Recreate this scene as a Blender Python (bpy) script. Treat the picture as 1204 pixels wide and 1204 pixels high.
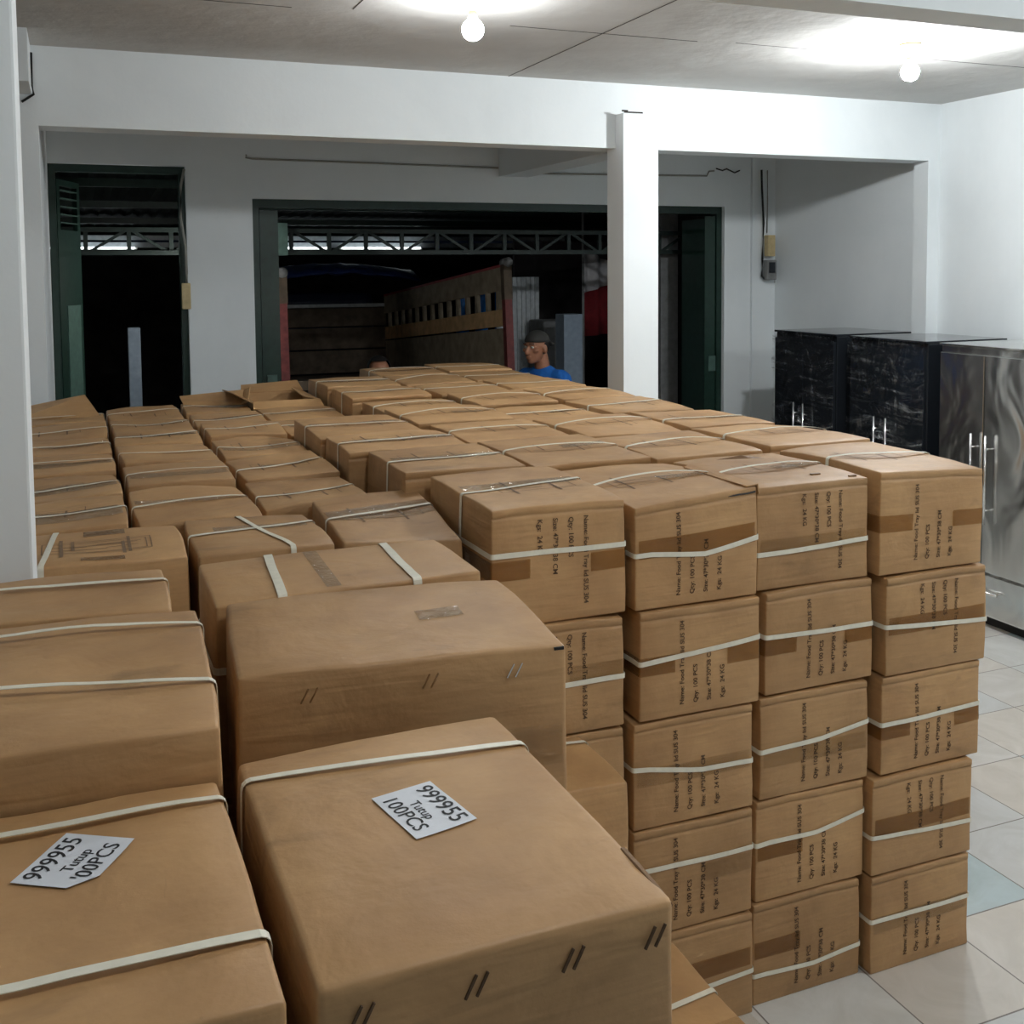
import bpy, bmesh, math, random
from mathutils import Vector, Matrix, noise
for o in list(bpy.data.objects): bpy.data.objects.remove(o, do_unlink=True)
SC = bpy.context.scene
COL = SC.collection
rnd = random.Random(7)
PI = math.pi

# ---------------------------------------------------------------- camera, world, exposure
CAM_H = 2.116
cd = bpy.data.cameras.new('camera'); cam = bpy.data.objects.new('camera', cd); COL.objects.link(cam)
cd.sensor_fit = 'HORIZONTAL'; cd.sensor_width = 36.0
cd.lens = 1265.65 * 36.0 / 1204.0
cd.shift_x = 0.0; cd.shift_y = -(602 - 401) / 1204.0
cd.clip_start = 0.05; cd.clip_end = 200
yaw, pitch, roll = math.radians(22.16867), math.radians(-3.73665), math.radians(-0.47513)
fw = Vector((math.sin(yaw) * math.cos(pitch), math.cos(yaw) * math.cos(pitch), math.sin(pitch)))
rt = fw.cross(Vector((0, 0, 1))).normalized(); up = rt.cross(fw)
r2 = math.cos(roll) * rt + math.sin(roll) * up; u2 = -math.sin(roll) * rt + math.cos(roll) * up
M = Matrix.Identity(4)
for i in range(3): M[i][0] = r2[i]; M[i][1] = u2[i]; M[i][2] = -fw[i]
M[0][3], M[1][3], M[2][3] = 0, 0, CAM_H
cam.matrix_world = M
SC.camera = cam
w = bpy.data.worlds.new('world'); SC.world = w; w.use_nodes = True
w.node_tree.nodes['Background'].inputs[0].default_value = (0.25, 0.4, 0.8, 1)
w.node_tree.nodes['Background'].inputs[1].default_value = 0.004
SC.view_settings.view_transform = 'Standard'; SC.view_settings.look = 'None'
SC.view_settings.gamma = 1.0; SC.view_settings.use_curve_mapping = False
SC.view_settings.exposure = 0.0
BULB_COLOR = (0.96, 0.985, 1.0)
BULBS = [  # x, y, radiant watts, label
    (1.55, 4.20, 25, 'round lit bulb in a pale holder on the ceiling, left of the square white pillar'),
    (3.95, 4.34, 100, 'very bright bulb on the ceiling near the right wall, in a blown-out white glare'),
    (.95, .95, 28, 'lit bulb on the ceiling above the cartons nearest the camera'),
    (3.95, 0.7, 92, 'lit bulb on the ceiling above the tiled aisle, nearer than the cabinets')]

# ---------------------------------------------------------------- material helpers
def srgb(r, g, b):
    f = lambda c: (c / 255 / 12.92) if c / 255 <= 0.04045 else ((c / 255 + 0.055) / 1.055) ** 2.4
    return (f(r), f(g), f(b), 1)
class NT:
    def __init__(s, name):
        s.m = bpy.data.materials.new(name); s.m.use_nodes = True
        s.t = s.m.node_tree; s.t.nodes.clear()
        s.out = s.n('ShaderNodeOutputMaterial'); s.b = s.n('ShaderNodeBsdfPrincipled')
        s.l(s.b.outputs[0], s.out.inputs[0])
    def n(s, k, **kw):
        nd = s.t.nodes.new(k)
        for a, v in kw.items(): setattr(nd, a, v)
        return nd
    def l(s, a, b): s.t.links.new(a, b)
    def set(s, nd, **kw):
        for a, v in kw.items(): nd.inputs[a.replace('_', ' ')].default_value = v
    def coord(s, scale=(1, 1, 1), rand=False, gen='Object'):
        tc = s.n('ShaderNodeTexCoord'); mp = s.n('ShaderNodeMapping'); mp.inputs['Scale'].default_value = scale
        s.l(tc.outputs[gen], mp.inputs[0])
        if rand:
            oi = s.n('ShaderNodeObjectInfo'); ml = s.n('ShaderNodeMath', operation='MULTIPLY'); ml.inputs[1].default_value = 57.0
            s.l(oi.outputs['Random'], ml.inputs[0])
            cb = s.n('ShaderNodeCombineXYZ'); s.l(ml.outputs[0], cb.inputs[0]); s.l(ml.outputs[0], cb.inputs[1])
            s.l(cb.outputs[0], mp.inputs['Location'])
        return mp.outputs[0]
    def noise(s, vec, scale, detail=4, rough=.55, dist=0):
        nd = s.n('ShaderNodeTexNoise'); s.l(vec, nd.inputs['Vector'])
        nd.inputs['Scale'].default_value = scale; nd.inputs['Detail'].default_value = detail
        nd.inputs['Roughness'].default_value = rough; nd.inputs['Distortion'].default_value = dist
        return nd.outputs['Fac']
    def ramp(s, fac, stops):
        r = s.n('ShaderNodeValToRGB'); el = r.color_ramp.elements
        while len(el) < len(stops): el.new(0.5)
        for e, (p, c) in zip(el, stops): e.position = p; e.color = c if len(c) == 4 else (*c, 1)
        s.l(fac, r.inputs[0]); return r.outputs[0]
    def mix(s, fac, a, b, mode='MIX'):
        m = s.n('ShaderNodeMix', data_type='RGBA', blend_type=mode)
        for sk, v in ((m.inputs[0], fac), (m.inputs[6], a), (m.inputs[7], b)):
            if hasattr(v, 'links'): s.l(v, sk)
            else: sk.default_value = v
        return m.outputs[2]
    def math(s, op, a, b=None):
        m = s.n('ShaderNodeMath', operation=op)
        for sk, v in ((m.inputs[0], a), (m.inputs[1], b)):
            if v is None: continue
            if hasattr(v, 'links'): s.l(v, sk)
            else: sk.default_value = v
        return m.outputs[0]
    def bump(s, h, strength=.3, dist=.01, prev=None):
        b = s.n('ShaderNodeBump'); b.inputs['Strength'].default_value = strength; b.inputs['Distance'].default_value = dist
        s.l(h, b.inputs['Height'])
        if prev: s.l(prev, b.inputs['Normal'])
        return b.outputs[0]
    def base(s, v):
        if hasattr(v, 'links'): s.l(v, s.b.inputs['Base Color'])
        else: s.b.inputs['Base Color'].default_value = v
    def nrm(s, v): s.l(v, s.b.inputs['Normal'])

def simple(name, col, rough=.6, metal=0, spec=.5, var=.12, bump=.1, scale=20):
    t = NT(name); c = t.coord(); f = t.noise(c, scale, 4)
    dark = tuple(x * (1 - var) for x in col[:3]) + (1,); lite = tuple(min(1, x * (1 + var)) for x in col[:3]) + (1,)
    t.base(t.ramp(f, [(.3, dark), (.7, lite)])); t.set(t.b, Roughness=rough, Metallic=metal); t.b.inputs['Specular IOR Level'].default_value = spec
    if bump: t.nrm(t.bump(f, bump, .004))
    return t.m

def mat_cardboard(name, c1, c2, dark):
    t = NT(name); v = t.coord(rand=True); st = t.coord((2, 2, 26), True)
    f = t.noise(v, 3.0, 6, .6); base = t.ramp(f, [(.32, c1), (.68, c2)])
    fib = t.noise(st, 5, 5, .65)
    base = t.mix(.45, base, t.ramp(fib, [(.3, (.78, .77, .75)), (.7, (1.06, 1.05, 1.04))]), 'MULTIPLY')
    sm = t.noise(t.coord((2.4, 6, 4), True), 1.5, 5, .6, .6)
    sm = t.ramp(sm, [(.60, (0, 0, 0)), (.76, (1, 1, 1))])
    base = t.mix(t.math('MULTIPLY', sm, .42), base, dark)
    sc = t.noise(t.coord((30, 4, 30), True), 3, 3, .7); sc = t.ramp(sc, [(.70, (0, 0, 0)), (.78, (1, 1, 1))])
    base = t.mix(t.math('MULTIPLY', sc, .18), base, dark)
    oi = t.n('ShaderNodeObjectInfo'); br = t.math('ADD', t.math('MULTIPLY', oi.outputs['Random'], .14), .92)
    hs = t.n('ShaderNodeHueSaturation'); t.l(base, hs.inputs['Color']); t.l(br, hs.inputs['Value'])
    t.base(hs.outputs[0]); t.set(t.b, Roughness=.52); t.b.inputs['Specular IOR Level'].default_value = .5
    big = t.noise(v, 7, 4, .5, .4); n1 = t.bump(big, .35, .02)
    crease = t.noise(t.coord((1.2, 1, 9), True), 3.5, 2, .4, .8); n2 = t.bump(crease, .25, .012, n1)
    t.nrm(t.bump(t.noise(v, 160, 2), .12, .002, n2))
    return t.m
CARD = mat_cardboard('cardboard', srgb(171, 131, 88), srgb(200, 159, 110), srgb(96, 72, 46))
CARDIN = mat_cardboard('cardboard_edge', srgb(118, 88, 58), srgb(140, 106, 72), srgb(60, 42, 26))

def mat_wall(name, col, col2, bump=.15, stain=.15):
    t = NT(name); v = t.coord()
    f = t.noise(v, 1.1, 6, .6, .5); b = t.ramp(f, [(.3, col2), (.65, col)])
    s2 = t.ramp(t.noise(t.coord((1, 1, .35)), 2.3, 5, .6), [(.55, (0, 0, 0)), (.8, (1, 1, 1))])
    b = t.mix(t.math('MULTIPLY', s2, stain), b, tuple(x * .72 for x in col2[:3]) + (1,))
    t.base(b); t.set(t.b, Roughness=.75); t.b.inputs['Specular IOR Level'].default_value = .25
    n1 = t.bump(t.noise(v, 5, 4), bump, .03); t.nrm(t.bump(t.noise(v, 60, 3), .12, .003, n1)); return t.m
WALL = mat_wall('painted_plaster', (.79, .835, .85, 1), (.73, .78, .80, 1))
PILLARM = mat_wall('pillar_paint', (.84, .875, .885, 1), (.80, .84, .85, 1), .08, .05)
CEILM = mat_wall('ceiling_board', (.58, .578, .56, 1), (.49, .483, .465, 1), .35, .3)

def mat_floor():
    t = NT('polished_floor_tiles'); tc = t.n('ShaderNodeTexCoord'); sep = t.n('ShaderNodeSeparateXYZ'); t.l(tc.outputs['Object'], sep.inputs[0])
    T = .398
    fx = t.math('DIVIDE', t.math('SUBTRACT', sep.outputs[0], 2.141 - T * 20), T); fy = t.math('DIVIDE', t.math('SUBTRACT', sep.outputs[1], 2.579 - T * 20), T)
    ix, iy = t.math('FLOOR', fx), t.math('FLOOR', fy)
    cb = t.n('ShaderNodeCombineXYZ'); t.l(ix, cb.inputs[0]); t.l(iy, cb.inputs[1])
    wn = t.n('ShaderNodeTexWhiteNoise', noise_dimensions='3D'); t.l(cb.outputs[0], wn.inputs['Vector'])
    tile = t.ramp(wn.outputs['Value'], [(0, (.66, .62, .56)), (.25, (.70, .66, .60)), (.5, (.64, .65, .64)), (.72, (.70, .70, .67)), (.9, (.52, .62, .64))])
    marb = t.noise(t.coord(), 4, 7, .65, 1.5); tile = t.mix(.6, tile, t.ramp(marb, [(.35, (.86, .85, .82)), (.65, (1.05, 1.05, 1.05))]), 'MULTIPLY')
    px, py = t.math('PINGPONG', fx, .5), t.math('PINGPONG', fy, .5)
    g = t.math('LESS_THAN', t.math('MINIMUM', px, py), .0065)
    t.base(t.mix(g, tile, (.20, .18, .16, 1)))
    t.l(t.math('ADD', t.math('MULTIPLY', g, .5), .09), t.b.inputs['Roughness'])
    t.nrm(t.bump(t.math('SUBTRACT', 1.0, g), .3, .002, t.bump(t.noise(t.coord(), 1.6, 2), .05, .02))); return t.m
FLOORM = mat_floor()

STRAP = simple('white_plastic_strap', srgb(236, 232, 214), .38, var=.05, bump=.05, scale=60)
INK = simple('faded_black_ink', srgb(88, 66, 46), .8, var=.3, bump=0, scale=90)
INKF = simple('faint_grey_ink', srgb(128, 103, 78), .8, var=.25, bump=0, scale=60)
BLK = simple('black_print', srgb(28, 30, 34), .6, bump=0)
LABELM = simple('white_label_paper', srgb(222, 226, 232), .45, var=.03, bump=.03)
GREEN = simple('dark_green_paint', srgb(28, 52, 44), .38, var=.2)
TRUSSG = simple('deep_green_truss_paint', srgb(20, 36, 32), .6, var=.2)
GREENL = simple('worn_green_paint', srgb(72, 98, 90), .45, var=.2)
WHITEP = simple('white_plastic', srgb(214, 212, 202), .4, var=.05)
BEIGE = simple('old_beige_plastic', srgb(190, 172, 128), .5, var=.15)
BLACKC = simple('black_cable', srgb(18, 18, 18), .5)
GREYC = simple('grey_cable', srgb(150, 150, 142), .6)
CHROME = simple('chrome', (.75, .75, .75, 1), .16, 1, bump=0)
WOODD = simple('weathered_dark_plank', srgb(88, 76, 62), .8, var=.35, bump=.4, scale=9)
WOODM = simple('grey_brown_gate_plank', srgb(150, 138, 118), .75, var=.3, bump=.4, scale=7)
WOODL = simple('pale_worn_plank', srgb(206, 170, 124), .75, var=.25, bump=.4, scale=9)
REDP = simple('worn_red_paint', srgb(150, 32, 34), .5, var=.3)
DRED = simple('rusty_red_post', srgb(110, 48, 46), .6, var=.3)
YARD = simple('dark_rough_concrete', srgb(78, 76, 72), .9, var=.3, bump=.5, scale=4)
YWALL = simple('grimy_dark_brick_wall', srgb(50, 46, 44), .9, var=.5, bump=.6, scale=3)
POSTM = simple('grey_blue_painted_concrete', srgb(128, 142, 156), .8, var=.12)
CONCR = simple('grey_concrete', srgb(120, 122, 122), .85, var=.15)
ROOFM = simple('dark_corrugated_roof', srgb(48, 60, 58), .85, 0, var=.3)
PALEM = simple('pale_metal_sheet', srgb(190, 196, 198), .4, .2, var=.15)
TARPB = simple('blue_tarpaulin', srgb(44, 66, 130), .5, var=.35, bump=.5, scale=5)
BLUEP = simple('bright_blue_plastic', srgb(30, 140, 235), .4, var=.1)
BLUES = simple('blue_cotton', srgb(14, 92, 172), .85, var=.12, bump=.2, scale=50)
SKIN = simple('brown_skin', srgb(150, 102, 76), .5, var=.08, bump=.05)
HAIR = simple('black_hair', srgb(14, 12, 12), .5, var=.3, bump=.5, scale=60)
CAPM = simple('dark_grey_cap_cloth', srgb(44, 44, 42), .85, var=.15)
TROUS = simple('dark_trouser_cloth', srgb(38, 40, 48), .9)
TANK = simple('black_shirt_cloth', srgb(26, 26, 30), .9)
WHC = simple('white_cloth', srgb(190, 190, 194), .9, var=.1)
REDC = simple('dark_red_cloth', srgb(110, 14, 24), .85, var=.2)
RUBBER = simple('black_rubber', srgb(20, 20, 20), .8)
BANNER = simple('dark_banner_cloth', srgb(60, 56, 58), .8, var=.3, scale=6)
DARKST = simple('dark_crack_paint', srgb(60, 58, 54), .9)

def mat_tape(name, tint, gloss, rough):
    t = NT(name); t.t.nodes.remove(t.b)
    tr = t.n('ShaderNodeBsdfTransparent'); tr.inputs[0].default_value = tint
    gl = t.n('ShaderNodeBsdfGlossy'); gl.inputs['Roughness'].default_value = rough
    t.l(t.bump(t.noise(t.coord((3, 3, 10), True), 9, 4, .6, 1.2), 1.0, .03), gl.inputs['Normal'])
    fr = t.n('ShaderNodeLayerWeight'); fr.inputs['Blend'].default_value = .15
    mx = t.n('ShaderNodeMixShader'); t.l(t.math('ADD', t.math('MULTIPLY', fr.outputs['Fresnel'], gloss), .03), mx.inputs[0])
    t.l(tr.outputs[0], mx.inputs[1]); t.l(gl.outputs[0], mx.inputs[2]); t.l(mx.outputs[0], t.out.inputs[0]); return t.m
TAPE = mat_tape('brown_packing_tape', (.90, .84, .74, 1), .5, .14)
CTAPE = mat_tape('clear_shiny_tape', (.97, .955, .92, 1), .35, .10)

def mat_metal(name, col, rough, sc, strength, metal=1.0):
    t = NT(name); t.base(col); t.set(t.b, Roughness=rough, Metallic=metal)
    n = t.noise(t.coord(sc), 2.0, 2, .45, .9); t.nrm(t.bump(n, strength, .03)); return t.m
STEEL = mat_metal('filmed_stainless_steel', (.74, .74, .72, 1), .24, (1, 1.7, 1.0), .6)
DSTEEL = mat_metal('dark_glossy_cabinet', (.02, .024, .03, 1), .07, (1, 1.4, 1.0), .2, .3)
def mat_wrap():
    t = NT('clear_stretch_wrap'); t.t.nodes.remove(t.b)
    gl = t.n('ShaderNodeBsdfGlossy'); gl.inputs['Roughness'].default_value = .16; gl.inputs['Color'].default_value = (.95, .97, 1, 1)
    tr = t.n('ShaderNodeBsdfTransparent'); mx = t.n('ShaderNodeMixShader')
    w1 = t.noise(t.coord((1, 1.6, 7)), 1.8, 4, .55, 1.2); w2 = t.noise(t.coord((1, 2.5, 2)), 2, 3, .5, 1.5)
    nb = t.bump(w1, 1.0, .035, t.bump(w2, .8, .05)); t.l(nb, gl.inputs['Normal'])
    t.l(tr.outputs[0], mx.inputs[1]); t.l(gl.outputs[0], mx.inputs[2])
    rp = t.ramp(w1, [(.44, (.02, .02, .02)), (.56, (.14, .14, .14)), (.66, (.6, .6, .6))]); t.l(rp, mx.inputs[0])
    t.l(mx.outputs[0], t.out.inputs[0]); return t.m
WRAP = mat_wrap()
def mat_emit(name, col, s):
    t = NT(name); t.t.nodes.remove(t.b); e = t.n('ShaderNodeEmission'); e.inputs[0].default_value = (*col, 1); e.inputs[1].default_value = s
    t.l(e.outputs[0], t.out.inputs[0]); return t.m

# ---------------------------------------------------------------- object helpers
def tag(o, label=None, cat=None, group=None, kind=None):
    if label: o['label'] = label
    if cat: o['category'] = cat
    if group: o['group'] = group
    if kind: o['kind'] = kind
    return o
def empty(name, loc=(0, 0, 0), rz=0, rx=0):
    o = bpy.data.objects.new(name, None); COL.objects.link(o); o.location = loc; o.rotation_euler = (rx, 0, rz); o.empty_display_size = .1; return o
def link(name, me, parent=None, mat=None, smooth=False):
    o = bpy.data.objects.new(name, me); COL.objects.link(o)
    if mat: me.materials.append(mat)
    if parent: o.parent = parent
    if smooth:
        for p in me.polygons: p.use_smooth = True
    return o
class MB:
    def __init__(s): s.bm = bmesh.new()
    def box(s, x0, x1, y0, y1, z0, z1, bev=0):
        m = Matrix.Translation(((x0 + x1) / 2, (y0 + y1) / 2, (z0 + z1) / 2)) @ Matrix.Diagonal((abs(x1 - x0), abs(y1 - y0), abs(z1 - z0), 1))
        r = bmesh.ops.create_cube(s.bm, size=1, matrix=m)
        if bev:
            es = set(e for v in r['verts'] for e in v.link_edges)
            bmesh.ops.bevel(s.bm, geom=list(es), offset=bev, segments=2, affect='EDGES', profile=.6)
        return s
    def bar(s, a, b, r, r2=None, seg=10):
        a, b = Vector(a), Vector(b); d = b - a
        m = Matrix.Translation((a + b) / 2) @ d.to_track_quat('Z', 'Y').to_matrix().to_4x4()
        bmesh.ops.create_cone(s.bm, cap_ends=True, segments=seg, radius1=r, radius2=r if r2 is None else r2, depth=d.length, matrix=m); return s
    def beam(s, a, b, w, h):
        a, b = Vector(a), Vector(b); d = b - a
        m = Matrix.Translation((a + b) / 2) @ d.to_track_quat('Z', 'Y').to_matrix().to_4x4() @ Matrix.Diagonal((w, h, d.length, 1))
        bmesh.ops.create_cube(s.bm, size=1, matrix=m); return s
    def ball(s, c, r, seg=16, rot=None):
        r = (r, r, r) if not hasattr(r, '__len__') else r
        m = Matrix.Translation(c) @ (rot or Matrix.Identity(4)) @ Matrix.Diagonal((*r, 1))
        bmesh.ops.create_uvsphere(s.bm, u_segments=seg, v_segments=max(6, seg // 2 + 2), radius=1, matrix=m); return s
    def tube(s, pts, r, seg=8):
        pts = [Vector(p) for p in pts]; rings = []
        for i, p in enumerate(pts):
            d = (pts[min(i + 1, len(pts) - 1)] - pts[max(i - 1, 0)]).normalized(); q = d.to_track_quat('Z', 'Y')
            rings.append([s.bm.verts.new(p + q @ Vector((r * math.cos(2 * PI * k / seg), r * math.sin(2 * PI * k / seg), 0))) for k in range(seg)])
        for a, b in zip(rings, rings[1:]):
            for k in range(seg): s.bm.faces.new((a[k], a[(k + 1) % seg], b[(k + 1) % seg], b[k]))
        s.bm.faces.new(rings[0][::-1]); s.bm.faces.new(rings[-1]); return s
    def lathe(s, prof, c=(0, 0, 0), seg=24):
        rings = []
        for r, z in prof: rings.append([s.bm.verts.new((c[0] + r * math.cos(2 * PI * k / seg), c[1] + r * math.sin(2 * PI * k / seg), c[2] + z)) for k in range(seg)])
        for a, b in zip(rings, rings[1:]):
            for k in range(seg): s.bm.faces.new((a[k], a[(k + 1) % seg], b[(k + 1) % seg], b[k]))
        s.bm.faces.new(rings[0][::-1]); s.bm.faces.new(rings[-1]); return s
    def quad(s, pts):
        s.bm.faces.new([s.bm.verts.new(p) for p in pts]); return s
    def build(s, name, mat, parent=None, smooth=False):
        bmesh.ops.recalc_face_normals(s.bm, faces=s.bm.faces[:])
        me = bpy.data.meshes.new(name); s.bm.to_mesh(me); s.bm.free()
        return link(name, me, parent, mat, smooth)
def struct(name, mb, mat): return tag(mb.build(name, mat), kind='structure')

# ---------------------------------------------------------------- the room
X0, XW, YF, YB, YW, ZC = -2.6, 5.6, -3.2, 5.85, 7.77, 3.24
struct('floor', MB().box(X0 - .15, XW + .15, YF - .15, YW + .15, -.12, 0), FLOORM)
struct('ceiling', MB().box(X0 - .15, XW + .15, YF - .15, YW + .15, ZC, ZC + .12), CEILM)
struct('wall_right', MB().box(XW, XW + .15, YF - .15, YW + .15, 0, ZC), WALL)
struct('wall_front', MB().box(X0 - .15, XW + .15, YF - .15, YF, 0, ZC), WALL)
struct('wall_left', MB().box(X0 - .15, X0, YF, YB, 0, ZC).box(X0 - .15, -.13, YB, YB + .16, 0, ZC).box(-.28, -.13, YB + .16, YW + .15, 0, ZC), WALL)
DX0, DX1, DZ = -.128, .745, 2.852
OX0, OX1, OZ = 1.195, 5.11, 2.64
struct('wall_back', MB().box(-.13, DX1, YW, YW + .15, DZ, ZC).box(DX1, OX0, YW, YW + .15, 0, ZC).box(OX0, OX1, YW, YW + .15, OZ, ZC)
       .box(OX1, XW, YW, YW + .15, 0, ZC).box(5.37, XW, YW - .03, YW, 0, ZC), WALL)
# beams and pillars
struct('trim_1', MB().box(-.13, XW, YB, YB + .2, 2.85, ZC), WALL)
struct('trim_2', MB().box(3.07, 3.31, YB - .1, YB + .11, 0, 3.05, .004), PILLARM)
struct('trim_3', MB().box(3.07, 3.31, YB + .2, YW, 2.84, ZC), WALL)
struct('trim_4', MB().box(5.5, XW, YB + .002, YB + .14, 0, 2.85), WALL)
struct('trim_5', MB().box(X0, XW, 2.44, 2.58, 2.85, ZC), WALL)
struct('trim_6', MB().box(-.36, -.092, 2.37, 2.57, 0, 2.85, .006), PILLARM)
struct('trim_7', MB().box(-.62, -.155, 5.45, 5.85, 3.0, ZC), WALL)
# ceiling seams: thin raised joint strips
j = MB()
j.box(2.374, 2.378, 2.6, 5.85, ZC - .002, ZC).box(1.9, 2.9, 4.655, 4.658, ZC - .002, ZC).box(-.1, .9, 4.655, 4.658, ZC - .002, ZC)
j.box(1.15, 1.153, 2.6, 4.6, ZC - .002, ZC).box(3.1, 5.5, 4.62, 4.622, ZC - .002, ZC)
j.box(3.075, 3.2, 5.744, 5.75, 3.05, 3.058).box(3.06, 3.10, 5.744, 5.75, 3.056, 3.066)
tag(j.build('trim_8', DARKST), kind='structure')

# door 1: green frame with a louvred leaf folded back into the yard
f = MB().box(DX0, DX0 + .045, YW + .05, YW + .13, 0, DZ).box(DX1 - .045, DX1, YW + .05, YW + .13, 0, DZ).box(DX0 + .045, DX1 - .045, YW + .05, YW + .13, DZ - .05, DZ)
d1 = tag(f.build('door_1', GREEN), kind='structure')
leaf = empty('door_leaf', (DX0 + .05, YW + .14, 0), math.radians(70)); leaf.parent = d1
L = MB().box(0, .42, 0, .035, .04, 2.42).box(0, .05, 0, .035, 2.42, 2.76).box(.37, .42, 0, .035, 2.42, 2.76).box(.05, .37, 0, .035, 2.72, 2.76)
L.build('leaf_panel', GREEN, leaf)
l2 = MB()
for k in range(5): l2.beam((.05, .017, 2.47 + .055 * k), (.37, .017, 2.47 + .055 * k), .045, .006)
l2.build('louver', GREENL, leaf)
MB().box(.12, .36, -.006, 0, .3, 1.9).build('inset_panel', GREENL, leaf)
# door 2: the wide folding gate frame
f = MB().box(OX0, OX0 + .05, YW + .04, YW + .13, 0, OZ).box(OX1 - .05, OX1, YW + .04, YW + .13, 0, OZ).box(OX0 + .05, OX1 - .05, YW + .04, YW + .13, OZ - .06, OZ)
d2 = tag(f.build('door_2', GREEN), kind='structure')
for nm, xx, ww in (('folded_leaf', OX0 + .055, .13), ('folded_leaf', OX1 - .16, .10)):
    q = MB()
    for k in range(4): q.box(xx + k * ww / 4, xx + k * ww / 4 + .02, YW + .06, YW + .42, .03, OZ - .1)
    q.box(xx, xx + ww, YW + .05, YW + .06, .03, OZ - .08)
    lf = q.build(nm, GREEN, d2)
    MB().box(xx + .03, xx + .1, YW + .035, YW + .045, 1.25, 1.38).build('bolt_plate', GREENL, lf)

# ---------------------------------------------------------------- ceiling bulbs
for i, (bx, by, P, lab) in enumerate(BULBS):
    t = tag(empty('light_bulb', (bx, by, ZC)), lab, 'ceiling light', 'bare bulbs on the ceiling')
    MB().lathe([(.055, 0), (.055, -.012), (.036, -.02), (.034, -.06), (.028, -.065)]).build('lamp_holder', BEIGE, t, True)
    MB().lathe([(.016, -.062), (.018, -.085), (.022, -.098)]).build('bulb_neck', WHITEP, t, True)
    r = .045; area = 4 * PI * r * r
    MB().ball((0, 0, -.14), r, 24).build('bulb_globe', mat_emit('bulb_glow', BULB_COLOR, P / (PI * area)), t, True)

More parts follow.
